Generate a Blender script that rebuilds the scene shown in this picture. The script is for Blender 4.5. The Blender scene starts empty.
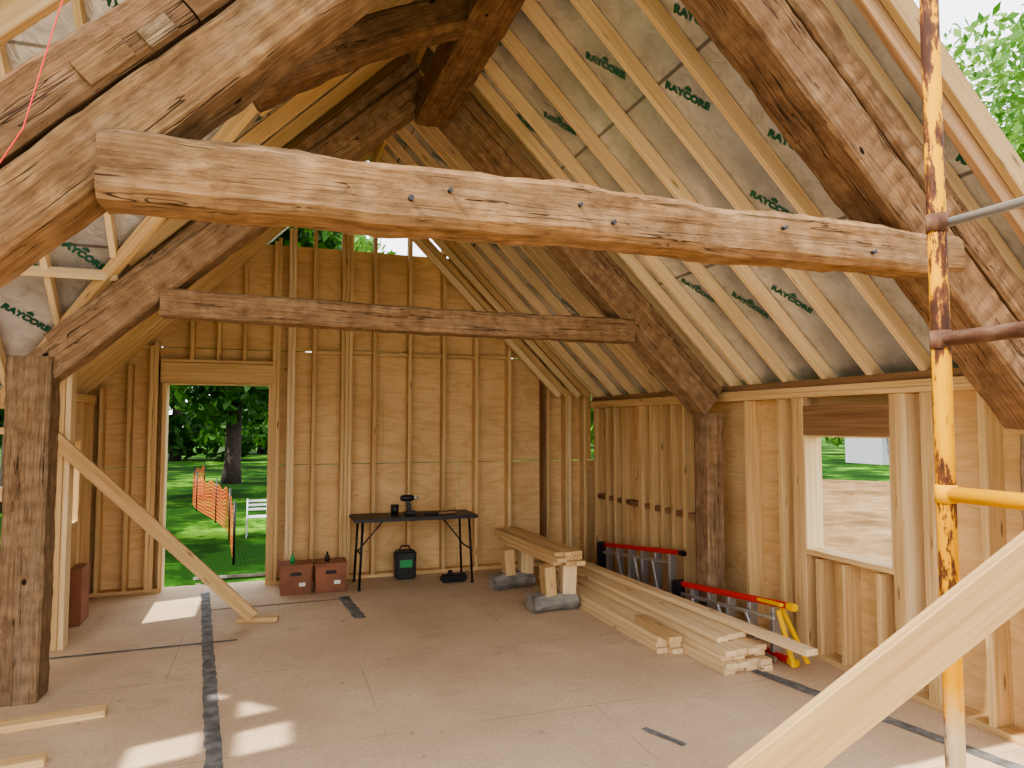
import bpy, bmesh, math, random
import numpy as np
from mathutils import Vector, Matrix, noise
random.seed(7)
col = bpy.context.scene.collection
V = Vector
try: bpy.context.scene.view_settings.look = 'AgX - Medium High Contrast'
except Exception: pass
# ------------------------------------------------------------------ materials
def newmat(name):
    m = bpy.data.materials.new(name); m.use_nodes = True
    nt = m.node_tree; b = nt.nodes['Principled BSDF']
    return m, nt, b
def N(nt, t, **k):
    n = nt.nodes.new(t)
    for a, v in k.items(): setattr(n, a, v)
    return n
def coords(nt, scale, rnd=True):
    tc = N(nt, 'ShaderNodeTexCoord'); mp = N(nt, 'ShaderNodeMapping'); mp.inputs['Scale'].default_value = scale
    if rnd:
        oi = N(nt, 'ShaderNodeObjectInfo'); mu = N(nt, 'ShaderNodeMath', operation='MULTIPLY'); mu.inputs[1].default_value = 37.0
        nt.links.new(oi.outputs['Random'], mu.inputs[0])
        ad = N(nt, 'ShaderNodeVectorMath', operation='ADD')
        nt.links.new(tc.outputs['Object'], ad.inputs[0]); nt.links.new(mu.outputs[0], ad.inputs[1])
        nt.links.new(ad.outputs[0], mp.inputs['Vector'])
    else: nt.links.new(tc.outputs['Object'], mp.inputs['Vector'])
    return mp.outputs[0]
def tex_noise(nt, vec, scale, detail=6, rough=.55, dist=0):
    n = N(nt, 'ShaderNodeTexNoise'); n.inputs['Scale'].default_value = scale; n.inputs['Detail'].default_value = detail
    n.inputs['Roughness'].default_value = rough; n.inputs['Distortion'].default_value = dist
    nt.links.new(vec, n.inputs['Vector']); return n.outputs['Fac']
def ramp(nt, fac, stops):
    r = N(nt, 'ShaderNodeValToRGB'); e = r.color_ramp.elements
    while len(e) < len(stops): e.new(.5)
    for i, (p, c) in enumerate(stops):
        e[i].position = p; e[i].color = (c[0], c[1], c[2], 1)
    nt.links.new(fac, r.inputs[0]); return r.outputs[0]
def mixc(nt, fac, a, b, mode='MIX'):
    m = N(nt, 'ShaderNodeMix', data_type='RGBA', blend_type=mode)
    for s, v in ((m.inputs[0], fac), (m.inputs[6], a), (m.inputs[7], b)):
        if hasattr(v, 'is_linked'): nt.links.new(v, s)
        elif isinstance(v, (int, float)): s.default_value = v
        else: s.default_value = (*v[:3], 1)
    return m.outputs[2]
def math_(nt, op, a, b=None, c=None):
    m = N(nt, 'ShaderNodeMath', operation=op)
    for i, v in enumerate((a, b, c)):
        if v is None: continue
        if hasattr(v, 'is_linked'): nt.links.new(v, m.inputs[i])
        else: m.inputs[i].default_value = v
    return m.outputs[0]
def bump(nt, b, h, strength=.4, dist=.01):
    n = N(nt, 'ShaderNodeBump'); n.inputs['Strength'].default_value = strength; n.inputs['Distance'].default_value = dist
    nt.links.new(h, n.inputs['Height']); nt.links.new(n.outputs[0], b.inputs['Normal'])
def old_wood(name, dark, mid, light, grey):
    m, nt, b = newmat(name)
    g = tex_noise(nt, coords(nt, (2.4, 60, 60)), 1.3, 8, .72)
    c = ramp(nt, g, [(.30, dark), (.46, mid), (.70, light)])
    gb = ramp(nt, tex_noise(nt, coords(nt, (2.0, 9, 9)), 1.3, 6, .65), [(.42, (0,)*3), (.62, (.6,)*3)])
    c = mixc(nt, gb, c, mixc(nt, .5, grey, c))
    blot = tex_noise(nt, coords(nt, (3.0, 7, 7)), 1.7, 8, .72)
    c = mixc(nt, ramp(nt, blot, [(.34, (.7,)*3), (.50, (0,)*3)]), c, dark, 'MIX')
    def cracks(sc, s, lo, gl, seedoff):
        cr = tex_noise(nt, coords(nt, sc), s, 2, .5)
        crk = ramp(nt, cr, [(.5-lo, (0,)*3), (.5, (1,)*3), (.5+lo, (0,)*3)])
        gate = ramp(nt, tex_noise(nt, coords(nt, (1.2, 7, 7)), 1.6+seedoff, 2), [(gl, (0,)*3), (gl+.06, (1,)*3)])
        return mixc(nt, 1.0, crk, gate, 'MULTIPLY')
    k = cracks((.40, 18, 18), 1.5, .011, .48, 0)
    kf = cracks((.8, 50, 50), 1.5, .022, .44, .7)
    c = mixc(nt, mixc(nt, 1.0, kf, (.5,)*3, 'MULTIPLY'), c, tuple(x*.5 for x in dark))
    c = mixc(nt, k, c, (.012, .008, .006))
    vo = N(nt, 'ShaderNodeTexVoronoi'); vo.inputs['Scale'].default_value = 4.2
    nt.links.new(coords(nt, (.8, 1.3, 1.3)), vo.inputs['Vector'])
    hole = ramp(nt, vo.outputs['Distance'], [(.05, (1,)*3), (.075, (0,)*3)])
    c = mixc(nt, hole, c, (.010, .007, .005))
    ax = N(nt, 'ShaderNodeTexVoronoi'); ax.inputs['Scale'].default_value = 1.0; nt.links.new(coords(nt, (14, 8, 8)), ax.inputs['Vector'])
    axe = ramp(nt, ax.outputs['Distance'], [(.1, (0,)*3), (.75, (1,)*3)])
    c = mixc(nt, mixc(nt, 1.0, axe, (.42,)*3, 'MULTIPLY'), c, dark)
    nt.links.new(c, b.inputs['Base Color']); b.inputs['Roughness'].default_value = .9; b.inputs['Specular IOR Level'].default_value = .12
    h = math_(nt, 'MULTIPLY_ADD', g, .7, math_(nt, 'MULTIPLY', axe, -.7))
    h = math_(nt, 'SUBTRACT', h, k); h = math_(nt, 'SUBTRACT', h, hole)
    bump(nt, b, h, .8, .016)
    return m
def new_wood(name, dark, light, var=.35):
    m, nt, b = newmat(name)
    g = tex_noise(nt, coords(nt, (.8, 26, 26)), 1.6, 5, .55, .2)
    c = ramp(nt, g, [(.3, dark), (.65, light)])
    vo = N(nt, 'ShaderNodeTexVoronoi'); vo.inputs['Scale'].default_value = 3.0
    nt.links.new(coords(nt, (.7, 3, 3)), vo.inputs['Vector'])
    kn = ramp(nt, vo.outputs['Distance'], [(.05, (.85,)*3), (.12, (0,)*3)])
    c = mixc(nt, kn, c, tuple(x*.4 for x in dark))
    oi = N(nt, 'ShaderNodeObjectInfo')
    v = ramp(nt, oi.outputs['Random'], [(0, (1-var, 1-var*1.15, 1-var*1.3)), (1, (1, 1, 1))])
    c = mixc(nt, 1.0, c, v, 'MULTIPLY')
    nt.links.new(c, b.inputs['Base Color']); b.inputs['Roughness'].default_value = .7; b.inputs['Specular IOR Level'].default_value = .3
    bump(nt, b, g, .15, .004)
    return m
def plain(name, c, rough=.6, metal=0, var=.0, scale=8):
    m, nt, b = newmat(name)
    if var:
        f = tex_noise(nt, coords(nt, (1, 1, 1)), scale, 5)
        cc = ramp(nt, f, [(.3, tuple(x*(1-var) for x in c)), (.7, tuple(min(1, x*(1+var)) for x in c))])
        nt.links.new(cc, b.inputs['Base Color']); bump(nt, b, f, .2, .01)
    else: b.inputs['Base Color'].default_value = (*c, 1)
    b.inputs['Roughness'].default_value = rough; b.inputs['Metallic'].default_value = metal
    return m
M = {}
M['hewn'] = old_wood('hewn_tan', (.10, .052, .025), (.27, .152, .073), (.42, .265, .142), (.30, .225, .15))
M['hewn_dark'] = old_wood('hewn_brown', (.085, .043, .022), (.22, .12, .06), (.33, .20, .11), (.24, .175, .115))
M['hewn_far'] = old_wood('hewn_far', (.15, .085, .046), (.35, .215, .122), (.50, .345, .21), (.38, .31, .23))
M['hewn_post'] = old_wood('hewn_post', (.12, .072, .04), (.29, .185, .105), (.46, .325, .205), (.34, .28, .21))
M['pine'] = new_wood('pine', (.58, .37, .165), (.80, .575, .31), .2)
M['pine_pale'] = new_wood('pine_pale', (.70, .50, .27), (.86, .67, .42), .12)
M['pine_tan'] = new_wood('pine_tan', (.27, .165, .07), (.39, .26, .125), .05)
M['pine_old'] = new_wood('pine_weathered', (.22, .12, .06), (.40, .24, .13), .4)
M['tape'] = plain('grey_seam_tape', (.17, .165, .16), .8, 0, .5, 14)
M['black'] = plain('black_plastic', (.015, .015, .017), .45)
M['blackmetal'] = plain('black_metal', (.02, .02, .02), .4, .6)
M['red'] = plain('red_fibreglass', (.60, .03, .025), .45, 0, .15, 5)
M['yellow'] = plain('yellow_plastic', (.80, .46, .005), .5, 0, .1)
M['alu'] = plain('aluminium', (.55, .57, .59), .35, .8)
M['greybag'] = plain('grey_block', (.27, .25, .22), .9, 0, .5, 6)
M['crate'] = plain('red_brown_crate', (.26, .10, .05), .6, 0, .3, 4)
M['paper'] = plain('white_paper', (.8, .78, .72), .8)
M['green'] = plain('green_label', (.03, .30, .08), .5)
M['string'] = plain('red_string', (.65, .03, .03), .7)
M['orange'] = plain('orange_netting', (.70, .13, .03), .6)
M['white'] = plain('white_paint', (.5, .51, .52), .5, 0, .05)
M['shedwhite'] = plain('shed_white', (.30, .32, .34), .7)
M['shedgrey'] = plain('shed_grey', (.12, .14, .17), .6)
M['bark'] = plain('bark', (.04, .028, .022), .95, 0, .5, 9)
M['concrete'] = plain('concrete', (.4, .39, .37), .9, 0, .2)
def pipemat(name, white):
    m, nt, b = newmat(name)
    f = tex_noise(nt, coords(nt, (2.6, 9, 9), False), 2.4, 8, .68)
    tc = N(nt, 'ShaderNodeTexCoord'); sx = N(nt, 'ShaderNodeSeparateXYZ'); nt.links.new(tc.outputs['Object'], sx.inputs[0])
    if white:
        k = N(nt, 'ShaderNodeMapRange'); k.inputs[1].default_value = 1.5; k.inputs[2].default_value = 2.1; k.inputs[3].default_value = .03; k.inputs[4].default_value = -.045
        nt.links.new(sx.outputs['X'], k.inputs[0]); f = math_(nt, 'ADD', f, k.outputs[0])
    else: f = math_(nt, 'ADD', f, .08)
    c = ramp(nt, f, [(.40, (.045, .018, .010)), (.475, (.12, .045, .018)), (.50, (.50, .235, .0)), (.8, (.58, .30, .0))])
    if white:
        k2 = N(nt, 'ShaderNodeMapRange'); k2.inputs[1].default_value = .95; k2.inputs[2].default_value = .8; nt.links.new(sx.outputs['X'], k2.inputs[0])
        wf = math_(nt, 'MULTIPLY', k2.outputs[0], ramp(nt, tex_noise(nt, coords(nt, (3, 9, 9), False), 2.5, 5), [(.46, (0,)*3), (.52, (.8,)*3)]))
        c = mixc(nt, wf, c, (.45, .40, .30))
    nt.links.new(c, b.inputs['Base Color']); b.inputs['Roughness'].default_value = .75; b.inputs['Specular IOR Level'].default_value = .2; bump(nt, b, f, .3, .004)
    return m
M['pipe'] = pipemat('yellow_rusty_pipe', True); M['ypipe'] = pipemat('yellow_pipe', False)
m, nt, b = newmat('rusty_pipe')
f = tex_noise(nt, coords(nt, (2, 6, 6), False), 4, 7, .6)
c = ramp(nt, f, [(.35, (.05, .024, .016)), (.55, (.12, .06, .038)), (.75, (.22, .14, .10))])
nt.links.new(c, b.inputs['Base Color']); b.inputs['Roughness'].default_value = .8; b.inputs['Specular IOR Level'].default_value = .2; M['rust'] = m
# sheathing plywood
m, nt, b = newmat('plywood_sheathing')
w = N(nt, 'ShaderNodeTexNoise'); w.inputs['Scale'].default_value = 1.2; w.inputs['Detail'].default_value = 2; w.inputs['Distortion'].default_value = .8
nt.links.new(coords(nt, (1.0, 1.0, 4.2), False), w.inputs['Vector'])
sn = math_(nt, 'SINE', math_(nt, 'MULTIPLY', w.outputs['Fac'], 34))
c1 = ramp(nt, sn, [(.0, (.80, .55, .285)), (1, (.73, .48, .235))])
c2 = ramp(nt, tex_noise(nt, coords(nt, (.8, .8, .8), False), 1.6, 5), [(.35, (.84, .81, .76)), (.65, (1, 1, 1))])
c = mixc(nt, 1.0, c1, c2, 'MULTIPLY')
c = mixc(nt, 1.0, c, ramp(nt, tex_noise(nt, coords(nt, (2, 2, 30), False), 2, 4), [(.3, (.88,)*3), (.6, (1,)*3)]), 'MULTIPLY')
vo = N(nt, 'ShaderNodeTexVoronoi'); vo.inputs['Scale'].default_value = 2.1; nt.links.new(coords(nt, (1, 1, 1.6), False), vo.inputs['Vector'])
c = mixc(nt, ramp(nt, vo.outputs['Distance'], [(.04, (.6,)*3), (.08, (0,)*3)]), c, (.36, .17, .06))
nt.links.new(c, b.inputs['Base Color']); b.inputs['Roughness'].default_value = .75; b.inputs['Specular IOR Level'].default_value = .3; M['ply'] = m
# foil
m, nt, b = newmat('foil_insulation')
f = tex_noise(nt, coords(nt, (1, 1, 1), False), 8, 6, .6, .6)
f2 = tex_noise(nt, coords(nt, (1, 1, 1), False), 2.2, 5, .6)
c = ramp(nt, f2, [(.3, (.47, .475, .48)), (.5, (.62, .63, .64)), (.7, (.80, .81, .83))])
c = mixc(nt, ramp(nt, f, [(.34, (.35,)*3), (.50, (0,)*3)]), c, (.27, .26, .24))
tc = N(nt, 'ShaderNodeTexCoord'); sx = N(nt, 'ShaderNodeSeparateXYZ'); nt.links.new(tc.outputs['Object'], sx.inputs[0])
fr = math_(nt, 'FRACT', math_(nt, 'DIVIDE', math_(nt, 'ADD', sx.outputs['Z'], .22), .862))
seam = ramp(nt, math_(nt, 'ABSOLUTE', math_(nt, 'SUBTRACT', fr, .5)), [(.006, (.8,)*3), (.012, (0,)*3)])
c = mixc(nt, seam, c, (.12, .11, .10))
nt.links.new(c, b.inputs['Base Color']); b.inputs['Roughness'].default_value = .27; b.inputs['Metallic'].default_value = .65
bump(nt, b, f, .38, .03); M['foil'] = m
# floor
m, nt, b = newmat('subfloor')
f = tex_noise(nt, coords(nt, (1, 1, 1), False), 1.3, 7, .62)
f2 = tex_noise(nt, coords(nt, (26, 26, 26), False), 1.5, 5, .7)
c = ramp(nt, f, [(.3, (.57, .415, .28)), (.55, (.67, .505, .35)), (.75, (.77, .61, .44))])
c = mixc(nt, 1.0, c, ramp(nt, f2, [(.3, (.82, .80, .78)), (.62, (1, 1, 1))]), 'MULTIPLY')
br = N(nt, 'ShaderNodeTexBrick'); br.inputs['Scale'].default_value = 1; br.inputs['Brick Width'].default_value = 2.44; br.inputs['Row Height'].default_value = 1.22
br.inputs['Mortar Size'].default_value = .003; br.inputs['Color1'].default_value = (0, 0, 0, 1); br.inputs['Color2'].default_value = (0, 0, 0, 1); br.inputs['Mortar'].default_value = (.8, .8, .8, 1)
tc = N(nt, 'ShaderNodeTexCoord'); mp = N(nt, 'ShaderNodeMapping'); mp.inputs['Location'].default_value = (.6, 1.05, 0); nt.links.new(tc.outputs['Object'], mp.inputs[0]); nt.links.new(mp.outputs[0], br.inputs['Vector'])
sg = ramp(nt, tex_noise(nt, coords(nt, (1, 1, 1), False), 1.9, 3), [(.42, (.15,)*3), (.6, (1,)*3)])
c = mixc(nt, mixc(nt, 1.0, br.outputs['Color'], sg, 'MULTIPLY'), c, (.24, .17, .12))
st = ramp(nt, tex_noise(nt, coords(nt, (2.0, 2.6, 1), False), 1.0, 8, .72), [(.56, (0,)*3), (.68, (.5,)*3)])
c = mixc(nt, st, c, (.38, .28, .195))
sp = ramp(nt, tex_noise(nt, coords(nt, (1, 1, 1), False), 14, 3, .6), [(.67, (0,)*3), (.71, (.55,)*3)])
c = mixc(nt, sp, c, (.22, .16, .11))
nt.links.new(c, b.inputs['Base Color']); b.inputs['Roughness'].default_value = .62; b.inputs['Specular IOR Level'].default_value = .3; bump(nt, b, f2, .1, .003); M['floor'] = m
# grass, dirt, leaves
m, nt, b = newmat('lawn')
f = tex_noise(nt, coords(nt, (1, 1, 1), False), .42, 8, .72)
c = ramp(nt, f, [(.44, (.007, .030, .003)), (.53, (.022, .075, .007)), (.62, (.13, .27, .03))])  # dark and bright greens paint shade and sunlit patches into the grass colour
nt.links.new(c, b.inputs['Base Color']); b.inputs['Roughness'].default_value = 1; b.inputs['Specular IOR Level'].default_value = .05; M['lawn'] = m
m, nt, b = newmat('bare_dirt')
f = tex_noise(nt, coords(nt, (1, 1, 1), False), .8, 9, .7)
c = ramp(nt, f, [(.35, (.11, .062, .028)), (.5, (.20, .125, .062)), (.65, (.30, .20, .11))])
nt.links.new(c, b.inputs['Base Color']); b.inputs['Roughness'].default_value = 1; b.inputs['Specular IOR Level'].default_value = .05; M['dirt'] = m
def leafmat(name, c1, c2):
    m, nt, b = newmat(name)
    geo = N(nt, 'ShaderNodeNewGeometry')
    c = ramp(nt, geo.outputs['Random Per Island'], [(0, c1), (1, c2)])
    nt.links.new(c, b.inputs['Base Color']); b.inputs['Roughness'].default_value = .5
    tr = N(nt, 'ShaderNodeBsdfTranslucent'); nt.links.new(c, tr.inputs['Color'])
    mx = N(nt, 'ShaderNodeMixShader'); mx.inputs[0].default_value = .4
    out = nt.nodes['Material Output']; nt.links.new(b.outputs[0], mx.inputs[1]); nt.links.new(tr.outputs[0], mx.inputs[2]); nt.links.new(mx.outputs[0], out.inputs['Surface'])
    return m
M['leaf'] = leafmat('leaves', (.012, .055, .005), (.065, .19, .018))
M['leaf2'] = leafmat('leaves_light', (.05, .16, .015), (.20, .37, .07))

# ------------------------------------------------------------------ helpers
def WM(o):
    m = o.matrix_basis.copy()
    return WM(o.parent) @ m if o.parent else m
def link(name, me, mat=None, parent=None, world=None):
    o = bpy.data.objects.new(name, me); col.objects.link(o)
    if mat is not None and me is not None: me.materials.append(mat)
    w = world if world is not None else Matrix.Identity(4)
    if parent is not None:
        o.parent = parent; o.matrix_basis = WM(parent).inverted() @ w
    else: o.matrix_basis = w
    return o
def tag(o, label, cat, group=None, kind=None):
    o['label'] = label; o['category'] = cat
    if group: o['group'] = group
    if kind: o['kind'] = kind
    return o
def thing(name, label, cat, loc, group=None, rz=0):
    o = link(name, None, None, None, Matrix.Translation(V(loc)) @ Matrix.Rotation(rz, 4, 'Z'))
    return tag(o, label, cat, group)
def struct(o, label, cat):
    return tag(o, label, cat, None, 'structure')
def frame(p0, p1, up):
    p0, p1, up = V(p0), V(p1), V(up)
    x = (p1-p0).normalized(); z = (up - up.dot(x)*x)
    if z.length < 1e-4: z = V((1, 0, 0)) - V((1, 0, 0)).dot(x)*x
    z.normalize(); y = z.cross(x)
    m = Matrix((x, y, z)).transposed().to_4x4(); m.translation = p0
    return m, (p1-p0).length
def board(name, p0, p1, a, b, mat, parent=None, up=(0, 0, 1), bev=.003):
    m, L = frame(p0, p1, up)
    bm = bmesh.new(); bmesh.ops.create_cube(bm, size=1)
    for v in bm.verts: v.co = V(((v.co.x+.5)*L, v.co.y*a, v.co.z*b))
    if bev: bmesh.ops.bevel(bm, geom=bm.edges[:], offset=min(bev, a*.2, b*.2), segments=1, affect='EDGES')
    me = bpy.data.meshes.new(name); bm.to_mesh(me); bm.free()
    return link(name, me, mat, parent, m)
def box(name, c, s, mat, parent=None, bev=.004, seg=1, rz=0, taper=None):
    bm = bmesh.new(); bmesh.ops.create_cube(bm, size=1)
    for v in bm.verts:
        k = taper if (taper and v.co.z < 0) else 1
        v.co = V((v.co.x*s[0]*k, v.co.y*s[1]*k, v.co.z*s[2]))
    if bev: bmesh.ops.bevel(bm, geom=bm.edges[:], offset=min(bev, min(s)*.4), segments=seg, affect='EDGES')
    me = bpy.data.meshes.new(name); bm.to_mesh(me); bm.free()
    return link(name, me, mat, parent, Matrix.Translation(V(c)) @ Matrix.Rotation(rz, 4, 'Z'))
def multibox(name, boxes, mat, parent=None):
    bm = bmesh.new()
    for (x0, x1, y0, y1, z0, z1) in boxes:
        r = bmesh.ops.create_cube(bm, size=1)
        for v in r['verts']: v.co = V((x0+(v.co.x+.5)*(x1-x0), y0+(v.co.y+.5)*(y1-y0), z0+(v.co.z+.5)*(z1-z0)))
    me = bpy.data.meshes.new(name); bm.to_mesh(me); bm.free()
    return link(name, me, mat, parent)
def slabs(name, polys, off, mat, parent=None):
    bm = bmesh.new()
    for P, o in zip(polys, off):
        a = [bm.verts.new(V(p)) for p in P]; b_ = [bm.verts.new(V(p)+V(o)) for p in P]
        bm.faces.new(a); bm.faces.new(b_[::-1]); n = len(P)
        for i in range(n): bm.faces.new((a[i], b_[i], b_[(i+1) % n], a[(i+1) % n]))
    bmesh.ops.recalc_face_normals(bm, faces=bm.faces[:])
    me = bpy.data.meshes.new(name); bm.to_mesh(me); bm.free()
    return link(name, me, mat, parent)
def tube(name, pts, r, mat, parent=None, seg=14, caps=True):
    p0 = V(pts[0]); m, L = frame(pts[0], pts[1], (0, 0, 1) if abs((V(pts[1])-p0).normalized().z) < .95 else (0, 1, 0))
    mi = m.inverted(); bm = bmesh.new(); rings = []
    P = [mi @ V(p) for p in pts]
    for i, p in enumerate(P):
        d = (P[min(i+1, len(P)-1)]-P[max(i-1, 0)]).normalized()
        z = V((0, 0, 1)) if abs(d.z) < .9 else V((0, 1, 0)); s = d.cross(z).normalized(); t = s.cross(d)
        rr = r[i] if isinstance(r, (list, tuple)) else r
        rings.append([bm.verts.new(p + s*math.cos(k*2*math.pi/seg)*rr + t*math.sin(k*2*math.pi/seg)*rr) for k in range(seg)])
    for A, B in zip(rings, rings[1:]):
        for k in range(seg): bm.faces.new((A[k], A[(k+1) % seg], B[(k+1) % seg], B[k]))
    if caps: bm.faces.new(rings[0][::-1]); bm.faces.new(rings[-1])
    bmesh.ops.recalc_face_normals(bm, faces=bm.faces[:])
    me = bpy.data.meshes.new(name); bm.to_mesh(me); bm.free()
    for f in me.polygons: f.use_smooth = len(f.vertices) == 4
    return link(name, me, mat, parent, m)
def hewn(name, p0, p1, w, h, mat, parent=None, up=(0, 0, 1), seed=0, amp=.006, bend=0.0, wane=.014, wob=.004, taper=0.0):
    m, L = frame(p0, p1, up); n = max(6, int(L/.045)); bm = bmesh.new(); rings = []
    prof = []
    cx, cy = w/2, h/2; c = wane
    corners = [(cx, -cy+c), (cx, cy-c), (cx-c, cy), (-cx+c, cy), (-cx, cy-c), (-cx, -cy+c), (-cx+c, -cy), (cx-c, -cy)]
    for i in range(8):
        a, b_ = corners[i], corners[(i+1) % 8]
        k = 5 if i % 2 == 0 else 1
        for j in range(k): prof.append((a[0]+(b_[0]-a[0])*j/k, a[1]+(b_[1]-a[1])*j/k))
    for i in range(n+1):
        x = L*i/n; t = i/n; ring = []
        dz = bend*math.sin(math.pi*t) + wob*noise.noise(V((x*.9, seed*3.1, 0)))*2 + wob*.6*noise.noise(V((x*3.1, seed*5.1, 0)))
        dy = wob*.8*noise.noise(V((x*.8, 7.7, seed*2.3)))*2
        sc = (1+.035*noise.noise(V((x*1.3, seed*1.7, 4.2))))*(1+taper*(.5-t))
        for (py, pz) in prof:
            q = V((x*6, py*10, pz*10+seed*5.3)); r = amp*noise.noise(q)*1.2 + amp*1.0*noise.noise(q*2.9)
            d = V((py, pz)).normalized()
            ring.append(bm.verts.new((x, py*sc+dy+d.x*r, pz*sc+dz+d.y*r)))
        rings.append(ring)
    K = len(prof)
    for A, B in zip(rings, rings[1:]):
        for k in range(K): bm.faces.new((A[k], A[(k+1) % K], B[(k+1) % K], B[k]))
    bm.faces.new(rings[0][::-1]); bm.faces.new(rings[-1])
    bmesh.ops.recalc_face_normals(bm, faces=bm.faces[:])
    me = bpy.data.meshes.new(name); bm.to_mesh(me); bm.free()
    for f in me.polygons: f.use_smooth = True
    me.set_sharp_from_angle(angle=math.radians(17))
    return link(name, me, mat, parent, m)

# ------------------------------------------------------------------ camera
cam = bpy.data.cameras.new('camera'); co = bpy.data.objects.new('camera', cam); col.objects.link(co)
psi, th = math.radians(19.1), math.radians(3.27)
F = V((math.sin(psi)*math.cos(th), math.cos(psi)*math.cos(th), math.sin(th))); R = V((math.cos(psi), -math.sin(psi), 0)); U = R.cross(F)
mm = Matrix((R, U, -F)).transposed().to_4x4(); mm.translation = V((0, 0, 1.65)); co.matrix_basis = mm
cam.lens = 24.6; cam.sensor_width = 36; cam.clip_end = 500
bpy.context.scene.camera = co
# ------------------------------------------------------------------ light
w = bpy.data.worlds.new('world'); bpy.context.scene.world = w; w.use_nodes = True; nt = w.node_tree
bg = nt.nodes['Background']; tc = N(nt, 'ShaderNodeTexCoord'); sx = N(nt, 'ShaderNodeSeparateXYZ'); nt.links.new(tc.outputs['Generated'], sx.inputs[0])
c = ramp(nt, sx.outputs['Z'], [(0, (1, 1, .98)), (.5, (.93, .96, 1)), (1, (.82, .91, 1))]); nt.links.new(c, bg.inputs['Color']); bg.inputs['Strength'].default_value = 3.2
sl = bpy.data.lights.new('sun', 'SUN'); so = bpy.data.objects.new('sun', sl); col.objects.link(so)
sl.energy = 9; sl.angle = .014; sl.color = (1, .93, .82); so.location = (-10, -3, 14)
so.rotation_mode = 'QUATERNION'; so.rotation_quaternion = V((.6, .15, -.78)).to_track_quat('-Z', 'Y')

# ------------------------------------------------------------------ setting: ground, floor
g = multibox('ground', [(-90, 110, -30, 130, -.8, -.62)], M['lawn']); struct(g, 'green lawn around the building', 'ground')
bm = bmesh.new(); pts = []
for i in range(40):
    a = i/40*2*math.pi; r = 1+.12*math.sin(3*a+1)+.06*math.sin(7*a)
    pts.append(bm.verts.new((15+11*r*math.cos(a), 12+15*r*math.sin(a), -.60)))
bm.faces.new(pts); me = bpy.data.meshes.new('dirt_ground'); bm.to_mesh(me); bm.free()
struct(link('dirt_ground', me, M['dirt']), 'bare sandy dirt outside the right window', 'ground')
fl = multibox('floor', [(-3.3, 3.95, -2.5, 7.95, -.22, 0)], M['floor']); struct(fl, 'tan plywood subfloor with taped seams', 'floor')
fd = multibox('trim_1', [(-3.2, 3.85, -2.4, 7.85, -.7, -.221)], M['concrete']); struct(fd, 'concrete foundation under the floor', 'foundation')
def tape(P, w):
    bm = bmesh.new(); L = []
    a, b_ = V(P[0]), V(P[1]); d = (b_-a).normalized(); s = V((-d.y, d.x, 0)); n = max(3, int((b_-a).length/.05))
    for i in range(n+1):
        p = a+(b_-a)*i/n; k = w/2*(1+.35*noise.noise(p*14)); k2 = w/2*(1+.35*noise.noise(p*14+V((5, 5, 5))))
        L.append((bm.verts.new(p+s*k), bm.verts.new(p-s*k2)))
    for A, B in zip(L, L[1:]): bm.faces.new((A[0], A[1], B[1], B[0]))
    me = bpy.data.meshes.new('seam_tape'); bm.to_mesh(me); bm.free(); link('seam_tape', me, M['tape'], fl)
for P, ww in ((((-.12, 2.6, .003), (-.56, 7.55, .003)), .08), (((-3, 5.78, .004), (-.2, 5.84, .004)), .035), (((.70, 6.95, .004), (.76, 6.15, .004)), .10),
              (((-.5, 6.84, .004), (.75, 6.86, .004)), .022), (((3.10, 4.0, .004), (3.55, 1.9, .004)), .085), (((1.95, 3.45, .004), (2.05, 3.2, .004)), .04)): tape(P, ww)

# ------------------------------------------------------------------ back wall
ZR = lambda x, k=0: min(x+3.7, 5.8-x)-k
def trap(z0, z1, y):
    P = [(max(z0-3.7, -1.72), y, z0), (min(5.8-z0, 3.82), y, z0)]
    if z0 < 1.98 < z1: P += [(3.82, y, 1.98)]
    P += [(min(5.8-z1, 3.82), y, z1), (max(z1-3.7, -1.72), y, z1)]
    if z0 < 1.98 < z1: P += [(-1.72, y, 1.98)]
    return P
Y = 7.84; off = (0, .012, 0)
rect = lambda x0, x1, z0, z1: [(x0, Y, z0), (x1, Y, z0), (x1, Y, z1), (x0, Y, z1)]
polys = [rect(-1.72, -.97, 0, 1.21), rect(-.01, 2.05, 0, 1.21), rect(2.056, 3.82, 0, 1.21), rect(-1.72, -.97, 1.218, 2.06), rect(-.01, 1.2, 1.218, 2.06), rect(1.204, 3.74, 1.218, 2.06),
         trap(2.06, 2.425, Y), trap(2.433, 3.57, Y)]
wb = slabs('wall_back', polys, [off]*len(polys), M['ply'])
struct(wb, 'rear gable wall of plywood sheathing on exposed studs', 'wall')
def stud(x, z0=.038, z1=None, mat='pine', parent=wb, y=7.77, t=.038):
    z1 = ZR(x, .16) if z1 is None else z1
    board('stud', (x, y, z0), (x, y, z1), t, .138, M[mat], parent, up=(0, 1, 0))
board('bottom_plate', (-1.6, 7.77, .019), (-.97, 7.77, .019), .138, .038, M['pine'], wb)
board('bottom_plate', (-.01, 7.77, .019), (3.67, 7.77, .019), .138, .038, M['pine'], wb)
for x in (-1.54, -1.3, 1.08, 1.47, 1.86, 2.24, 2.64): stud(x)
for x in (-1.11, -1.07, .04, .08): stud(x, mat='pine')
for x in (.19, .23): stud(x, mat='pine_pale')
stud(.44)
for x in (.74, .781, .822): stud(x, mat='pine')
stud(3.08, mat='pine_old'); stud(3.12, mat='pine'); stud(3.36, mat='pine'); stud(3.40, mat='pine_pale'); stud(3.60, mat='pine')
for x in (-.99, .01): stud(x, z1=2.06, mat='pine')
for x in (-.75, -.5, -.25): stud(x, z0=2.27, mat='pine')
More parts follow.
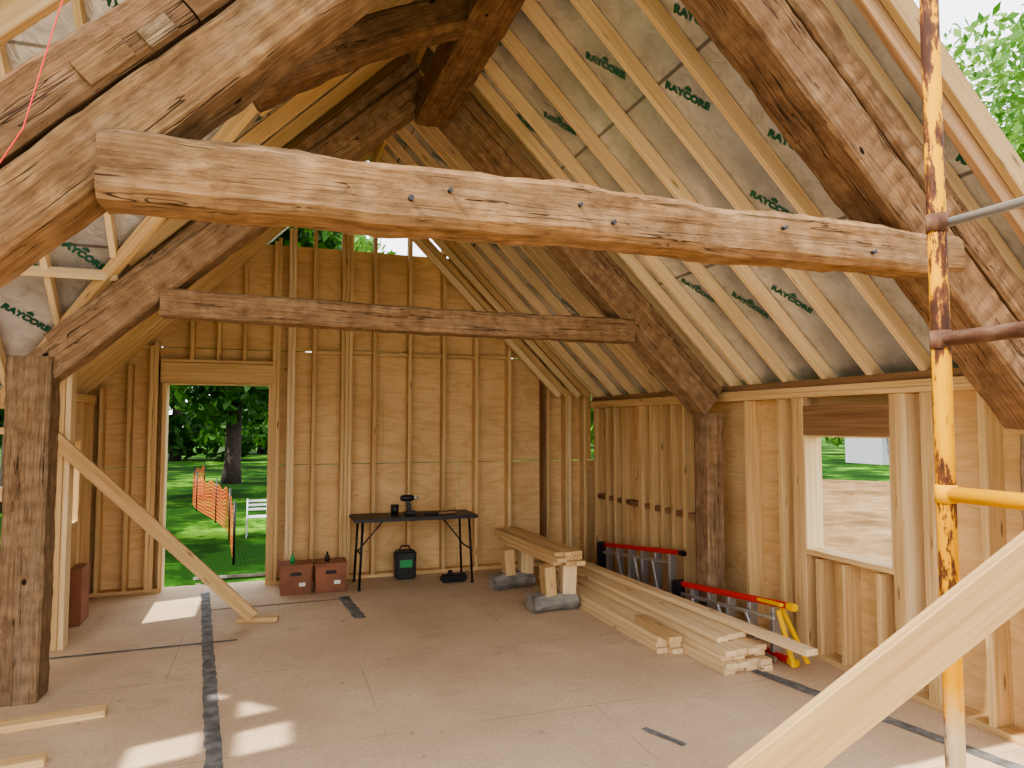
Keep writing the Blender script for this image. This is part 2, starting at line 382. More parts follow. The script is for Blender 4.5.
board('header', (-1.03, 7.715, 2.165), (.05, 7.715, 2.165), .04, .20, M['pine'], wb); board('header', (-1.03, 7.80, 2.165), (.05, 7.80, 2.165), .04, .20, M['pine'], wb)
board('sill_plate', (-1.03, 7.76, 2.285), (.05, 7.76, 2.285), .138, .03, M['pine'], wb)
for x0, x1, z in ((-1.5, -1.13, 2.42), (.46, .72, 2.42), (.84, 1.06, 2.43), (1.1, 1.45, 2.42), (1.49, 1.84, 2.42), (1.88, 2.22, 2.42), (2.26, 2.62, 2.43)):
    board('blocking', (x0, 7.80, z), (x1, 7.80, z), .06, .038, M['pine'], wb)
d1 = link('door_1', None); struct(d1, 'open rear doorway looking out to the lawn', 'door opening')
board('jamb', (-.975, 7.80, .0), (-.975, 7.80, 2.055), .012, .17, M['pine_pale'], d1, up=(0, 1, 0)); board('jamb', (-.005, 7.80, .0), (-.005, 7.80, 2.055), .012, .17, M['pine_pale'], d1, up=(0, 1, 0))
board('head_jamb', (-.97, 7.80, 2.055), (-.01, 7.80, 2.055), .17, .012, M['pine_pale'], d1)

# ------------------------------------------------------------------ right wall
X0, X1 = 3.81, 3.822
def rb(y0, y1, z0, z1): return (X0, X1, y0, y1, z0, z1)
wr = multibox('wall_right', [rb(-.5, 1.2, 0, 1.9), rb(1.204, 3.38, 0, .745), rb(1.204, 3.38, .75, 1.9), rb(3.38, 4.13, 0, .75), rb(3.38, 4.13, 1.57, 1.9), rb(4.13, 5.5, 0, 1.215), rb(4.13, 5.5, 1.218, 1.9),
                             rb(5.506, 7.84, 0, 1.215), rb(5.506, 7.84, 1.218, 1.9)], M['ply'])
struct(wr, 'right stud wall with plywood sheathing and window opening', 'wall')
def rstud(y, z0=.038, z1=1.84, mat='pine', t=.038): board('stud', (3.74, y, z0), (3.74, y, z1), t, .138, M[mat], wr, up=(1, 0, 0))
board('bottom_plate', (3.74, -.5, .019), (3.74, 7.7, .019), .138, .038, M['pine'], wr)
board('top_plate', (3.74, -.5, 1.861), (3.74, 7.7, 1.861), .138, .038, M['pine'], wr)
board('top_plate', (3.74, -.5, 1.90), (3.74, 7.7, 1.90), .138, .038, M['pine'], wr)
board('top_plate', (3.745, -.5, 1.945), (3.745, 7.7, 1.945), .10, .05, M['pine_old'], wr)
for y in (.0, .4, .8, 1.2, 1.6, 2.0, 2.4, 2.78, 4.38, 4.78, 5.5, 5.7, 5.9, 6.1, 6.3, 6.5, 6.54, 6.9, 7.1, 7.3, 7.6): rstud(y, mat='pine' if y not in (5.5,) else 'pine_old')
for y in (3.10, 3.14, 3.28, 3.32, 3.36, 4.15, 4.19, 4.23): rstud(y, mat='pine' if y != 3.28 else 'pine_pale')
for y in (3.50, 3.80, 4.02): rstud(y, z1=.70)
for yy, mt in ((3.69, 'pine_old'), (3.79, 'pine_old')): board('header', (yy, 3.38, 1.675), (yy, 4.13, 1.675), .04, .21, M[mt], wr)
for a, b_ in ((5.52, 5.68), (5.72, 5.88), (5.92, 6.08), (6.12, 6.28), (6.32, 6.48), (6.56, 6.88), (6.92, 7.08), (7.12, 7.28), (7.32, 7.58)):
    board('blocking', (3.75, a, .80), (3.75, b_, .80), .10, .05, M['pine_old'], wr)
w1 = link('window_1', None); struct(w1, 'square window opening in the right wall', 'window opening')
board('sill', (3.75, 3.37, .735), (3.75, 4.14, .735), .17, .035, M['pine'], w1)
board('jamb', (3.75, 4.124, .75), (3.75, 4.124, 1.57), .012, .15, M['pine_pale'], w1, up=(1, 0, 0)); board('jamb', (3.75, 3.386, .75), (3.75, 3.386, 1.57), .012, .15, M['pine_pale'], w1, up=(1, 0, 0))
board('head_jamb', (3.75, 3.39, 1.564), (3.75, 4.12, 1.564), .15, .012, M['pine_pale'], w1)

# ------------------------------------------------------------------ left wall and bay
XL = -1.72
lb = lambda y0, y1, z0, z1: (XL-.012, XL, y0, y1, z0, z1)
wl = multibox('wall_left', [lb(6.14, 7.84, 0, .8), lb(6.14, 7.84, 1.5, 1.95), lb(6.14, 6.38, .8, 1.5), lb(7.15, 7.84, .8, 1.5)], M['ply'])
struct(wl, 'short left stud wall beside the rear door', 'wall')
def lstud(y, z0=.038, z1=1.84, mat='pine'): board('stud', (-1.65, y, z0), (-1.65, y, z1), .038, .138, M[mat], wl, up=(1, 0, 0))
board('bottom_plate', (-1.65, 6.14, .019), (-1.65, 7.7, .019), .138, .038, M['pine'], wl); board('top_plate', (-1.65, 6.14, 1.88), (-1.65, 7.7, 1.88), .138, .076, M['pine'], wl)
for y in (6.34, 6.38, 7.17, 7.21, 7.6): lstud(y)
for y in (6.75,): lstud(y, z1=.76)
board('window_sill', (-1.65, 6.4, .78), (-1.65, 7.15, .78), .138, .038, M['pine'], wl); board('header', (-1.65, 6.4, 1.58), (-1.65, 7.15, 1.58), .138, .15, M['pine'], wl)
for k in range(6): board('corner_stud', (-1.62+k*.041, 6.07, 0), (-1.62+k*.041, 6.07, 2.05), .038, .138, M['pine_pale' if k % 2 else 'pine'], wl, up=(0, 1, 0))
by = link('wall_left_bay', None); struct(by, 'open stud framing of the side bay at far left', 'wall')
board('bottom_plate', (-3.2, 6.07, .019), (-1.66, 6.07, .019), .138, .038, M['pine'], by); board('top_plate', (-3.2, 6.07, 1.80), (-1.66, 6.07, 1.80), .138, .076, M['pine'], by)
for x in (-2.65, -3.15): board('stud', (x, 6.07, .038), (x, 6.07, 1.76), .038, .138, M['pine'], by, up=(0, 1, 0))
board('rail', (-2.63, 6.07, 1.14), (-1.66, 6.07, 1.14), .138, .10, M['pine_pale'], by); board('rail', (-2.63, 6.07, 1.6), (-1.66, 6.07, 1.6), .138, .05, M['pine'], by)
XB = -3.2
rc = lambda y0, y1, z0, z1: [(XB, y0, z0), (XB, y1, z0), (XB, y1, z1), (XB, y0, z1)]
polys = [rc(2.2, 6.1, 0, 1.8), [(XB, 2.2, 1.8), (XB, 6.1, 1.8), (XB, 7.9-3.33, 3.33), (XB, 2.2, 3.33)], rc(2.2, 3.20, 3.33, 3.77), [(XB, 3.46, 3.33), (XB, 4.57, 3.33), (XB, 4.13, 3.77), (XB, 3.46, 3.77)],
         rc(2.2, 3.9, 3.77, 4.0), rc(2.4, 3.06, 4.0, 4.34), rc(3.34, 3.56, 4.0, 4.34), [(XB, 2.74, 4.34), (XB, 3.56, 4.34), (XB, 3.15, 4.75)]]
struct(slabs('wall_bay_sun_mask', polys, [(-.012, 0, 0)]*len(polys), M['ply']), 'unseen bay gable end, slots added to shape the floor sun patches', 'wall')  # out-of-view gable end, added with slots that shape sun patches on the floor

# ------------------------------------------------------------------ roof
P = []; O = []
def pr(y, z): return (5.8-z, y, z)
def pl(y, z): return (z-3.7, y, z)
def pf(x, z): return (x, 7.9-z, z)
def pn(x, z): return (x, z-1.6, z)
P.append([pr(2.2, 4.75), pr(8.2, 4.75), pr(8.2, 1.82), pr(2.2, 1.82)]); O.append((.03, 0, .03))
P.append([pl(8.2, 4.75), pl(8.2, 1.85), pl(6.05, 1.85), pl(3.15, 4.75)]); O.append((-.03, 0, .03))
P.append([pl(3.15, 4.75), pl(2.2, 3.8), pl(2.2, 4.75)]); O.append((-.03, 0, .03))
P.append([pf(1.05, 4.75), pf(-3.3, 4.75), pf(-3.3, 1.75), pf(-1.95, 1.75)]); O.append((0, .03, .03))
P.append([pn(1.05, 4.75), pn(-3.3, 4.75), pn(-3.3, 3.8), pn(.1, 3.8)]); O.append((0, -.03, .03))
ce = slabs('ceiling', P, O, M['foil']); struct(ce, 'silvery foil-faced roof insulation between rafters', 'ceiling')
s2 = 1/math.sqrt(2); RD = .092; hs = 5.8-RD*s2-.004; hl = 3.7-RD*s2-.004; hf = 7.9-RD*s2-.004
y = 7.55; ys = []
while y > 2.2: ys.append(y); y -= .40
for i, y in enumerate(ys):
    board('rafter', (1.09, y, hs-1.09), (3.84, y, hs-3.84), .040, RD, M['pine_pale'], ce, up=(s2, 0, s2))
    zb = max(1.86, 7.9-y-.03) if y > 3.3 else None
    if zb is not None and zb < 4.4: board('rafter', (1.01, y, hl+1.01), (zb-hl, y, zb), .038, RD, M['pine'], ce, up=(-s2, 0, s2))
for yy in (7.66, 6.20, 5.00): board('rafter', (1.09, yy+.0, hs-1.09), (3.84, yy, hs-3.84), .038, RD, M['pine_pale'], ce, up=(s2, 0, s2))
for sm, yy, mt in ((5.60, 7.66, 'pine'), (5.47, 7.64, 'pine_pale'), (5.34, 7.67, 'pine'), (5.22, 7.65, 'pine_pale')):
    board('gable_rafter', (1.12, yy, sm-1.12), (sm-1.98, yy, 1.98), .038, .072, M[mt], ce, up=(s2, 0, s2))
x = .23
while x > -3.3:
    zb = max(1.8, x+3.72)
    if zb < 4.4: board('rafter', (x, hf-4.6, 4.6), (x, hf-zb, zb), .038, RD, M['pine_pale'], ce, up=(0, s2, s2))
    x -= .4
board('valley_rafter', (-1.80, 5.93, 1.84), (.95, 3.18, 4.59), .05, .09, M['pine'], ce)
board('ridge_board', (1.05, 2.2, 4.58), (1.05, 8.0, 4.58), .038, .20, M['pine'], ce)
board('ridge_board', (-3.2, 3.15, 4.58), (1.0, 3.15, 4.58), .038, .20, M['pine'], ce)
board('purlin', (-3.1, 5.14, 2.62), (-.95, 5.14, 2.62), .038, .07, M['pine_pale'], ce, up=(0, s2, s2))
for (yy, k, mt) in ((2.165, 5.72, 'pine_old'), (2.125, 5.82, 'pine_tan')):
    board('edge_rafter', (1.09, yy, k-1.09), (3.95, yy, k-3.95), .038, .11, M[mt], ce, up=(s2, 0, s2))
for (yy, k, mt, b_) in ((2.20, 3.45, 'pine_tan', .075), (2.165, 3.57, 'pine', .075), (2.125, 3.70, 'pine_tan', .09), (2.10, 3.84, 'pine', .07)):
    board('edge_rafter', (1.0, yy, k+1.0), (-2.2, yy, k-2.2), .038, b_, M[mt], ce, up=(-s2, 0, s2))
# lettering printed on the foil
cu = bpy.data.curves.new('t', 'FONT'); cu.body = 'RAYCORE'; cu.size = .066; cu.align_x = 'CENTER'; cu.align_y = 'CENTER'; cu.offset = .0045; cu.space_character = 1.05
to = bpy.data.objects.new('t', cu); col.objects.link(to); dg = bpy.context.evaluated_depsgraph_get(); tm = bpy.data.meshes.new_from_object(to.evaluated_get(dg))
bpy.data.objects.remove(to)
M['ink'] = plain('green_ink', (.006, .10, .055), .6)
def letter(places, nrm, e1):
    n = V(nrm).normalized(); e1 = V(e1).normalized(); e2 = n.cross(e1)
    bm = bmesh.new()
    for p in places:
        mt = Matrix((e1, e2, n)).transposed().to_4x4(); mt.translation = V(p)+n*.004
        t2 = tm.copy(); t2.transform(mt); bm.from_mesh(t2); bpy.data.meshes.remove(t2)
        q = [V((-.022, .038, 0)), V((.022, .038, 0)), V((.022, .052, 0)), V((0, .068, 0)), V((-.022, .052, 0))]
        bm.faces.new([bm.verts.new(mt @ x) for x in q])
    me = bpy.data.meshes.new('printed_lettering'); bm.to_mesh(me); bm.free(); link('printed_lettering', me, M['ink'], ce)
rg = random.Random(5)
ph = math.radians(32); d = V((s2, 0, -s2)); mv = V((0, -1, 0))
pl_ = []
for i, y in enumerate(ys):
    z = 4.55-rg.random()*.4
    while z > 2.1:
        if rg.random() < .75: pl_.append((5.8-z, y-.150, z))
        z -= .40+rg.random()*.22
letter(pl_, (-1, 0, -1), d*math.cos(ph)+mv*math.sin(ph))
pl_ = []
for i in range(8):
    z = 4.5-rg.random()*.3; x = .03-i*.4
    while z > max(2, x+3.85):
        if rg.random() < .85: pl_.append((x, 7.9-z, z))
        z -= .30+rg.random()*.1
d = V((0, s2, -s2)); ph = math.radians(40)
letter(pl_, (0, -1, -1), V((1, 0, 0))*math.cos(ph)+d*math.sin(ph))
pl_ = []
for i, y in enumerate(ys):
    for k in range(5):
        z = 4.4-k*.5-(i % 2)*.25
        if z > max(2.0, 7.9-y+.25): pl_.append((z-3.7, y-.2, z))
letter(pl_, (1, 0, -1), V((-s2, 0, -s2))*.5+V((0, 1, 0))*.8)

# ------------------------------------------------------------------ timber trusses
H, HD, HP, HF = M['hewn'], M['hewn_dark'], M['hewn_post'], M['hewn_far']
t1 = thing('timber_truss', 'nearest hewn timber truss with thick tan tie beam across the top', 'roof truss', (1.1, 2.35, 0), 'old hewn timber trusses')
UR, UL = (s2, 0, s2), (-s2, 0, s2)
tbm = hewn('tie_beam', (-.475, 2.32, 2.385), (2.885, 2.33, 2.390), .20, .192, H, t1, seed=21, amp=.007, bend=.014, wob=.022, taper=.20, wane=.026)
for (x, z, r) in ((-.34, 2.41, .010), (.42, 2.38, .009), (.55, 2.42, .007), (1.15, 2.37, .008), (1.02, 2.42, .007), (1.9, 2.42, .008), (2.35, 2.36, .008)):
    tube('peg_hole', [(x, 2.222, z), (x, 2.20, z)], r, M['black'], tbm, 12)
hewn('principal_rafter', (1.20, 2.36, 4.0), (3.50, 2.36, 1.70), .24, .21, HD, t1, up=UR, seed=2)
hewn('upper_rafter', (1.25, 2.37, 4.235), (3.56, 2.37, 1.925), .235, .14, HD, t1, up=UR, seed=3)
hewn('principal_rafter', (1.10, 2.36, 4.05), (-1.55, 2.36, 1.40), .24, .185, H, t1, up=UL, seed=4)
hewn('upper_rafter', (1.06, 2.37, 4.28), (-.28, 2.37, 2.94), .235, .165, HD, t1, up=UL, seed=5)
hewn('upper_rafter', (-.285, 2.37, 2.935), (-1.7, 2.37, 1.52), .235, .165, HD, t1, up=UL, seed=6)
for (x, L, k, hh, mt) in ((-.16, .14, 3.265, .075, HP), (-.42, .11, 3.18, .085, H), (.06, .11, 3.27, .07, H), (-.30, .07, 3.15, .06, HP)):
    hewn('splice_block', (x, 2.248, x+k), (x-L, 2.248, x-L+k), .018, hh, mt, t1, up=UL, seed=x, amp=.001, wane=.003, wob=.001)
hewn('post', (-1.60, 2.36, 0), (-1.60, 2.36, 1.36), .24, .24, HP, t1, up=(0, 1, 0), seed=7)
hewn('post', (3.575, 2.36, 0), (3.575, 2.36, 1.60), .17, .20, HP, t1, up=(0, 1, 0), seed=8)
t2 = thing('timber_truss', 'farther hewn timber truss with thin brown tie beam before the back wall', 'roof truss', (1.1, 5.08, 0), 'old hewn timber trusses')
hewn('tie_beam', (-.68, 5.06, 2.44), (2.77, 5.06, 2.40), .20, .18, HF, t2, seed=9, bend=-.012)
hewn('principal_rafter', (1.10, 5.10, 4.18), (3.50, 5.10, 1.80), .23, .19, HF, t2, up=UR, seed=10)
hewn('upper_rafter', (1.2, 5.12, 4.29), (3.58, 5.12, 1.91), .26, .11, HF, t2, up=UR, seed=11)
hewn('principal_rafter', (1.06, 5.10, 4.18), (-1.42, 5.10, 1.92), .24, .21, HF, t2, up=UL, seed=12)
hewn('upper_rafter', (.98, 5.12, 4.34), (-1.3, 5.12, 2.16), .2, .10, HF, t2, up=UL, seed=13)
hewn('post', (-1.38, 5.04, 0), (-1.38, 5.04, 2.06), .23, .23, HP, t2, up=(0, 1, 0), seed=14, amp=.008)
hewn('post', (3.54, 5.10, 0), (3.54, 5.10, 1.74), .17, .20, HF, t2, up=(0, 1, 0), seed=15)
rbm = hewn('ridge_beam', (1.13, 2.45, 3.98), (1.09, 5.0, 3.98), .24, .24, HD, None, seed=16)
tag(rbm, 'dark hewn ridge beam running back along the roof peak', 'beam')
cb = hewn('curved_timber', (-.12, 3.7, 3.34), (1.02, 3.75, 3.98), .20, .20, HD, None, seed=17, bend=.05, wane=.03)
tag(cb, 'curved hewn timber joining the ridge beam from the left', 'beam')

# ------------------------------------------------------------------ scaffold, braces
sc = thing('scaffold_frame', 'rusty yellow tubular scaffold frame at right', 'scaffold', (1.77, 1.447, 0))
tube('upright', [(1.77, 1.447, 0), (1.77, 1.447, 3.6)], .0245, M['pipe'], sc, 20)
tube('cross_pipe', [(1.77, 1.45, 1.458), (1.77, -.2, 1.458)], .0215, M['ypipe'], sc)
tube('cross_pipe', [(1.77, 1.45, 1.885), (1.77, -.2, 1.885)], .0205, M['rust'], sc)
tube('guard_pipe', [(1.79, 1.46, 2.215), (1.83, -.2, 2.195)], .013, M['alu'], sc)
for z, mt in ((1.458, 'ypipe'), (1.885, 'rust'), (2.215, 'rust')):
    tube('coupler', [(1.77, 1.447, z-.025), (1.77, 1.447, z+.025)], .028, M[mt], sc, 18)
tube('upright', [(1.77, -.2, 0), (1.77, -.2, 3.6)], .0245, M['pipe'], sc, 20)
tube('base_plate', [(1.77, 1.447, 0), (1.77, 1.447, .012)], .08, M['rust'], sc, 20)
o = board('diagonal_brace', (.276, 1.80, .05), (2.486, .923, 1.94), .038, .122, M['pine_tan'], None); tag(o, 'wide pine brace board slanting up at lower right', 'brace board')
o = board('diagonal_brace', (-1.50, 5.95, 1.56), (-.10, 6.26, .06), .038, .105, M['pine'], None, up=(1, 0, .9)); tag(o, 'pale pine brace from left corner studs down to floor', 'brace board')
o = board('floor_cleat', (-.22, 6.36, .02), (.10, 6.30, .02), .09, .038, M['pine'], None); tag(o, 'short pine cleat holding the foot of the left brace', 'floor cleat')
o = board('loose_board', (-1.75, 4.50, .02), (-.85, 4.62, .02), .11, .038, M['pine'], None); tag(o, 'pine board lying on floor in front of the left post', 'board', 'loose boards at left')
o = board('loose_board', (-1.6, 3.98, .02), (-1.0, 4.06, .02), .09, .038, M['pine'], None); tag(o, 'short board end at the bottom left edge of floor', 'board', 'loose boards at left')

# ------------------------------------------------------------------ lumber
def stack(rows, x0, wid, t, z0, ys_, n, label, grp, mat='pine_pale', skew=0, jit=.05):
    for r in range(rows):
        for k in range(n):
            ya = ys_[0]+random.uniform(-jit, jit); yb = ys_[1]+random.uniform(-.1, .1)
            x = x0+k*(wid+.005)
            o = board('lumber_board', (x+skew, ya, z0+r*(t+.002)+t/2), (x, yb, z0+r*(t+.002)+t/2), wid, t, M[mat], None)
            tag(o, label, 'lumber', grp)
stack(4, 2.90, .088, .038, 0, (4.0, 7.0), 4, 'long pale board in the floor stack beside the ladders', 'boards in the floor stack')
stack(3, 2.71, .088, .038, 0, (4.5, 6.9), 2, 'shorter pale board on the left side of the floor stack', 'shorter boards of the floor stack')
stack(1, 2.95, .088, .038, .162, (4.15, 7.0), 3, 'pale board in the top layer of the floor stack', 'top boards of the floor stack')
o = board('lumber_board', (3.23, 3.60, .222), (3.05, 6.9, .222), .10, .038, M['pine_pale'], None); tag(o, 'pale board overhanging the near end of the stack', 'lumber')
o = board('lumber_board', (2.72, 4.35, .139), (2.78, 4.95, .139), .1, .038, M['pine'], None); tag(o, 'short orange pine scrap on the left of the stack', 'lumber')
stack(3, 2.38, .088, .038, .40, (5.75, 7.3), 3, 'board raised on block supports in front of the back corner', 'boards on block supports', 'pine', .06)
for (x, y, lab) in ((2.40, 5.86, 'grey weathered slab under nearer end of raised boards'), (2.34, 6.78, 'grey weathered slab under farther end of raised boards')):
    sup = thing('block_support', lab, 'support block', (x, y, 0), 'block supports')
    hewn('slab', (x-.20, y, .065), (x+.22, y+.03, .075), .22, .13, M['greybag'], sup, seed=x*9+y, amp=.014, bend=.02, wane=.04, wob=.012)
    board('upright_block', (x-.03, y-.02, .14), (x-.05, y-.02, .395), .10, .14, M['pine'], sup, up=(0, 1, 0)); board('upright_block', (x+.15, y, .14), (x+.16, y, .395), .13, .12, M['pine_pale'], sup, up=(0, 1, 0))

# ------------------------------------------------------------------ stepladders lying on their side, feet toward the camera
def ladder(lab, x, y0, y1, h0, h1, rail, cap, foot):
    L = y1-y0; t = thing('step_ladder', lab, 'ladder', (x, y0, 0), 'stepladders by the right wall')
    zt = lambda y: h0+(h1-h0)*(y-y0)/L
    board('rail', (x, y0, .03), (x, y1, .03), .03, .045, rail, t, bev=.006)
    board('rail', (x, y0, h0), (x, y1, h1), .03, .045, rail, t, bev=.006)
    n = int(L/.25)
    for k in range(n):
        y = y0+.14+k*.25
        board('step', (x, y, .05), (x, y, zt(y)-.02), .07, .04, M['alu'], t, up=(0, 1, 0))
    board('rear_rail', (x-.075, y0+.05, .03), (x-.04, y1-.05, .03), .022, .028, M['alu'], t, bev=.005)
    board('rear_rail', (x-.075, y0+.05, h0-.09), (x-.04, y1-.05, h1-.07), .022, .028, M['alu'], t, bev=.005)
    for k in range(3):
        y = y0+.25+k*.35; board('rear_brace', (x-.07, y, .045), (x-.07, y+.12, zt(y)-.10), .02, .028, M['alu'], t, up=(0, 1, 0))
    box('top_cap', (x-.02, y1+.03, (h1+.03)/2), (.11, .06, h1+.03), cap, t, .012, 2)
    for z in (.03, h0):
        box('foot', (x, y0-.03, z), (.05, .08, .045), foot, t, .008, 2)
    return t
ladder('red stepladder lying on its side by the far right studs', 3.50, 5.50, 7.0, .50, .33, M['red'], M['black'], M['black'])
la = ladder('red and yellow stepladder on its side under the window', 3.40, 4.0, 5.32, .40, .27, M['red'], M['black'], M['yellow'])
board('leg_guard', (3.335, 4.03, .37), (3.33, 3.88, .03), .03, .02, M['yellow'], la, up=(0, 1, 0)); board('leg_guard', (3.43, 4.12, .37), (3.43, 3.86, .05), .03, .02, M['yellow'], la, up=(0, 1, 0))
board('spreader', (3.34, 4.0, .41), (3.37, 4.28, .385), .03, .02, M['yellow'], la)

# ------------------------------------------------------------------ table and things
tb = thing('folding_table', 'black folding table against the back wall', 'table', (1.45, 7.35, 0))
box('tabletop', (1.45, 7.35, .685), (1.28, .50, .035), M['black'], tb, .01, 2)
for sx_ in (-1, 1):
    for sy in (-1, 1):
        xx = 1.45+sx_*.55; lg = tube('leg', [(xx, 7.35+sy*.2, .667), (xx+sx_*.03, 7.35+sy*.22, 0.012)], .012, M['blackmetal'], tb, 10)
        tube('foot_cap', [(xx+sx_*.03, 7.35+sy*.22, 0.03), (xx+sx_*.03, 7.35+sy*.22, 0)], .016, M['black'], lg, 10)
    xx = 1.45+sx_*.565; tube('cross_bar', [(xx, 7.14, .35), (xx, 7.56, .35)], .009, M['blackmetal'], tb, 10)
    tube('folding_brace', [(xx-.01, 7.35, .35), (xx-sx_*.26, 7.35, .66)], .007, M['blackmetal'], tb, 8)
dr = thing('cordless_drill', 'small black cordless drill standing on the table', 'drill', (1.42, 7.35, .703))
box('battery', (1.42, 7.35, .723), (.11, .08, .038), M['black'], dr, .006); board('handle', (1.41, 7.35, .74), (1.39, 7.35, .85), .035, .045, M['black'], dr, up=(1, 0, 0))
tube('body', [(1.31, 7.35, .875), (1.33, 7.35, .875), (1.43, 7.35, .875), (1.45, 7.35, .875)], [.02, .034, .034, .022], M['black'], dr); tube('chuck', [(1.45, 7.35, .875), (1.50, 7.35, .875)], [.022, .012], M['alu'], dr)
ju = thing('cup', 'round dark cup beside the drill on the table', 'cup', (1.27, 7.45, .703))
tube('body', [(1.27, 7.45, .703), (1.27, 7.45, .74), (1.27, 7.45, .80)], [.035, .042, .045], M['black'], ju)
o = box('flat_box', (1.78, 7.32, .715), (.20, .12, .022), M['pine_old'], None, .004, rz=.2); tag(o, 'small flat brown box on the right of the table', 'box')
o = box('tool_case', (1.62, 7.28, .715), (.15, .1, .024), M['blackmetal'], None, .006, rz=-.2); tag(o, 'flat black tool case on middle of table', 'case')
bg_ = thing('canister', 'black canister with green label under the table', 'canister', (1.40, 7.55, 0))
cbod = box('body', (1.40, 7.55, .15), (.23, .15, .30), M['black'], bg_, .02, 3, taper=.95); box('label', (1.40, 7.472, .17), (.13, .004, .08), M['green'], cbod, .001)
tube('handle', [(1.34, 7.55, .30), (1.36, 7.55, .345), (1.44, 7.55, .345), (1.46, 7.55, .30)], .01, M['black'], bg_, 8)
sh = thing('nail_gun', 'black power tool lying on floor by the table leg', 'power tool', (1.85, 7.2, 0))
box('body', (1.85, 7.2, .05), (.28, .10, .08), M['black'], sh, .02, 2, rz=.15); board('handle', (1.80, 7.2, .07), (1.80, 7.14, .13), .04, .04, M['black'], sh)
for i, (x, lab) in enumerate(((.27, 'left red-brown crate beside the doorway'), (.60, 'right red-brown crate nearest the table'))):
    c_ = thing('tool_crate', lab, 'crate', (x, 7.3, 0), 'red-brown crates by the door')
    bd = box('body', (x, 7.3, .13), (.30, .28, .26), M['crate'], c_, .008, 2, taper=.96); box('rim', (x, 7.3, .27), (.32, .30, .03), M['crate'], c_, .006, 2)
    box('handle_slot', (x, 7.152, .20), (.10, .012, .03), M['black'], bd, .003); box('paper_label', (x+.06, 7.154, .10), (.06, .008, .035), M['paper'], bd, .001)
    o = tube('glue_bottle', [(x-.03, 7.28, .285), (x-.03, 7.28, .33), (x-.03, 7.28, .35), (x-.03, 7.28, .38)], [.025, .025, .012, .008], M['green' if i == 0 else 'black']); tag(o, ('green' if i == 0 else 'black')+' bottle standing on the '+('left' if i == 0 else 'right')+' crate', 'bottle')
o = box('tall_carton', (-1.48, 6.80, .23), (.10, .28, .46), M['crate'], None, .006); tag(o, 'tall narrow red-brown carton against the left wall', 'box')
st = tube('chalk_string', [(-.50, 2.10, 2.95), (-.55, 2.10, 2.75), (-.62, 2.10, 2.42), (-.80, 2.1, 2.05)], .0018, M['string'], None, 6); tag(st, 'thin red string hanging from the upper left timber', 'string')

# ------------------------------------------------------------------ outdoors
def foliage(name, centres, n, size, mat, parent, origin, seed):
    rg = np.random.default_rng(seed)
    C_ = np.array([c[:3] for c in centres]); Rr = np.array([c[3] for c in centres]); pw = Rr**2; pw = pw/pw.sum()
    idx = rg.choice(len(centres), n, p=pw); d = rg.normal(size=(n, 3)); d /= np.linalg.norm(d, axis=1)[:, None]
    rad = Rr[idx]*(rg.random(n)**.35); p = C_[idx]+d*rad[:, None]*np.array([1, 1, .75])
    u = rg.normal(size=(n, 3)); u /= np.linalg.norm(u, axis=1)[:, None]; v = np.cross(u, rg.normal(size=(n, 3))); v /= np.linalg.norm(v, axis=1)[:, None]
    s = size*(.6+.8*rg.random(n))[:, None]
    q = np.stack([p-u*s, p+v*s*.5, p+u*s, p-v*s*.5], 1).reshape(-1, 3)-np.array(origin)
    me = bpy.data.meshes.new(name); me.from_pydata(q.tolist(), [], np.arange(n*4).reshape(-1, 4).tolist())
    return link(name, me, mat, parent, Matrix.Translation(V(origin)))
def tree(x, y, h, r, tr, label, grp, n=5000, size=.22, mat='leaf', low=.35, seed=1, nc=16):
    t = thing('leafy_tree', label, 'tree', (x, y, -.62), grp); rg = random.Random(seed)
    tube('trunk', [(x, y, -.62), (x+.05, y, .2), (x+.1, y, h*.4), (x, y, h*.8)], [tr*1.3, tr, tr*.8, tr*.3], M['bark'], t, 12)
    cs = []
    for k in range(nc):
        a = rg.uniform(0, 6.28); q = rg.uniform(0, r*.75); z = rg.uniform(low*h, h*.92); cs.append((x+q*math.cos(a), y+q*math.sin(a), z, rg.uniform(.3, .5)*r))
    foliage('foliage', cs, n, size, M[mat], t, (x, y, -.62), seed)
G = 'trees behind the house'
L1 = 'tall leafy green tree on the lawn beyond the rear door'
tree(-1.35, 29, 12, 5.0, .30, 'large shade tree with thick dark trunk seen through the door', None, 17000, .25, 'leaf', .27, 3, 20)
tree(-6.4, 21.5, 10, 3.6, .2, L1, G, 10000, .2, 'leaf', .22, 4)
for i, (x, y) in enumerate(((-10, 37), (-5.5, 48), (4.5, 41), (14, 45), (25, 41), (-17, 31), (-25, 22), (-.5, 58))):
    tree(x, y, 14+i % 3, 5.0, .3, L1, G, 7000, .36, 'leaf2' if i in (2, 3) else 'leaf', .04, 10+i)
G2 = 'trees beyond the right wall'
for i, (x, y, h) in enumerate(((17.5, 10.6, 13), (24, 17, 15))):
    tree(x, y, h, 3.2, .25, 'leafy green tree against the white sky at upper right', G2, 5200, .15, 'leaf2', .42, 30+i, 22)
for i, (x, y) in enumerate(((44, 40), (56, 50), (37, 56), (66, 36), (27, 60))):
    tree(x, y, 11, 6, .3, 'distant leafy tree beyond the dirt yard', 'trees seen through the right window', 4500, .4, 'leaf' if i % 2 else 'leaf2', .08, 50+i)
for i, (x, y) in enumerate(((-7, 13), (-11, 16), (-12.5, 22), (-12.5, 10))):
    tree(x, y, 6.5, 2.4, .14, 'bushy green tree outside the left framing', 'trees outside the left framing', 6000, .17, 'leaf', .05, 70+i)
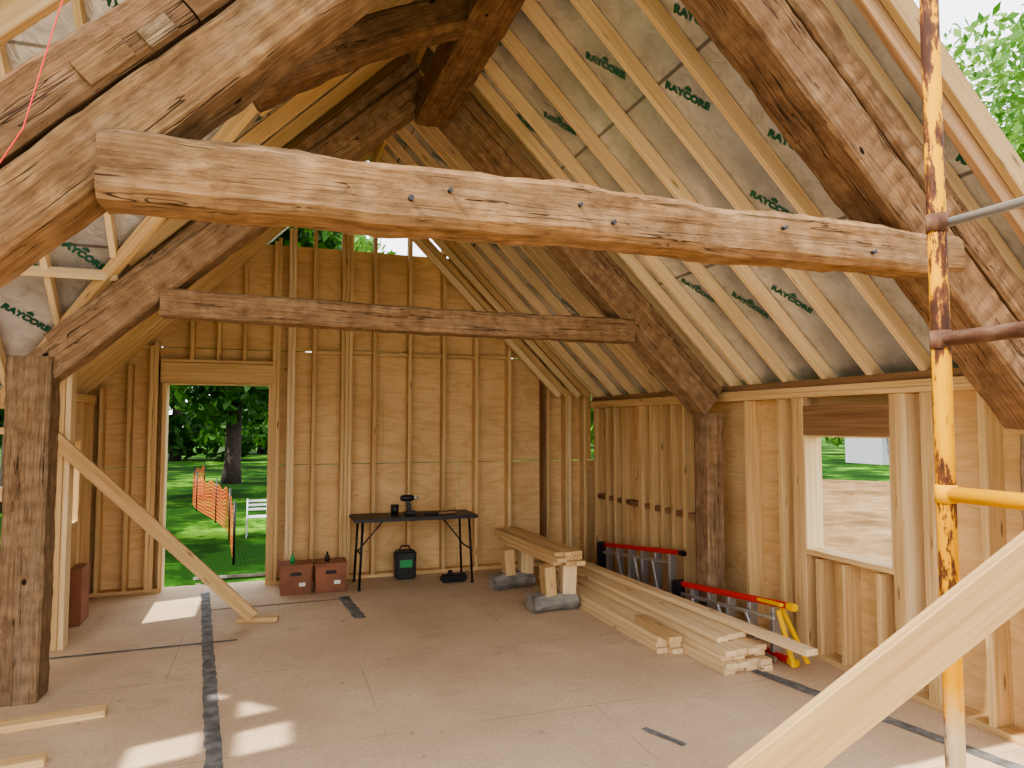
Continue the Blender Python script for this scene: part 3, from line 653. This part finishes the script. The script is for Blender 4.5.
# netting fence along a gentle curve
fe = thing('safety_fence', 'orange plastic mesh safety fence crossing the lawn', 'fence', (-.5, 12.6, -.62))
bm = bmesh.new(); FP = []
for k in range(121):
    s = k/120; FP.append(V((-.50-1.7*s+.55*math.sin(s*7)*s**.5*.6, 12.2+13*s, -.6)))
def sag(k): return .06*math.sin(k*.5)*math.sin(k*.13)
for r in range(11):
    for k in range(120):
        z = .05+r*.08
        a, b_ = FP[k]+V((0, 0, z+sag(k)*r/10)), FP[k+1]+V((0, 0, z+sag(k+1)*r/10))
        bm.faces.new([bm.verts.new(v) for v in (a, b_, b_+V((0, 0, .022)), a+V((0, 0, .022)))])
for k in range(120):
    p = FP[k]; dd = (FP[k+1]-p).normalized()*.028; zt = .87+sag(k)
    bm.faces.new([bm.verts.new(v) for v in (p+V((0, 0, .05)), p+dd+V((0, 0, .05)), p+dd+V((0, 0, zt)), p+V((0, 0, zt)))])
me = bpy.data.meshes.new('netting'); bm.to_mesh(me); bm.free(); link('netting', me, M['orange'], fe)
for k in (0, 24, 48, 72, 96, 120): tube('post', [FP[k], FP[k]+V((0, 0, 1.0))], .02, M['blackmetal'], fe, 8)
gc = thing('lawn_chair', 'small white folding lawn chair outside the doorway', 'chair', (-.2, 15.2, -.62))
ox = -.2; cyy = 15.2
for sx_ in (-.19, .19):
    tube('leg', [(ox+sx_, cyy-.2, -.62), (ox+sx_, cyy+.18, .12)], .014, M['white'], gc, 8); tube('leg', [(ox+sx_, cyy+.2, -.62), (ox+sx_, cyy-.2, -.22)], .014, M['white'], gc, 8)
box('seat', (ox, cyy-.02, -.22), (.38, .36, .025), M['white'], gc, .008)
for z in (-.08, .0, .08): board('back_slat', (ox-.19, cyy+.10+(z+.05)*.5, z), (ox+.19, cyy+.10+(z+.05)*.5, z), .012, .045, M['white'], gc)
rp = thing('plank_ramp', 'grey weathered plank ramp just outside the doorway', 'ramp', (-.3, 8.9, -.62))
for k in range(9): board('plank', (-.75, 8.5+k*.24, -.05-k*.05), (.2, 8.5+k*.24, -.05-k*.05), .19, .035, M['greybag'], rp, up=(0, .25, 1))
for x in (-.70, .15): board('stringer', (x, 8.4, -.12), (x, 10.6, -.58), .05, .08, M['greybag'], rp)
sd = thing('white_shed', 'small white shed far off through the right window', 'shed', (33, 31, -.62))
box('body', (33, 31, .4), (2.6, 2.6, 2.0), M['shedwhite'], sd, .02)
slabs('roof', [[(31.5, 29.5, 1.4), (34.5, 29.5, 1.4), (33, 29.5, 2.0)]], [(0, 3.0, 0)], M['shedgrey'], sd)
for x in (32.3, 33, 33.7): box('panel', (x, 29.68, .5), (.4, .05, 1.0), M['shedgrey'], sd, .01)
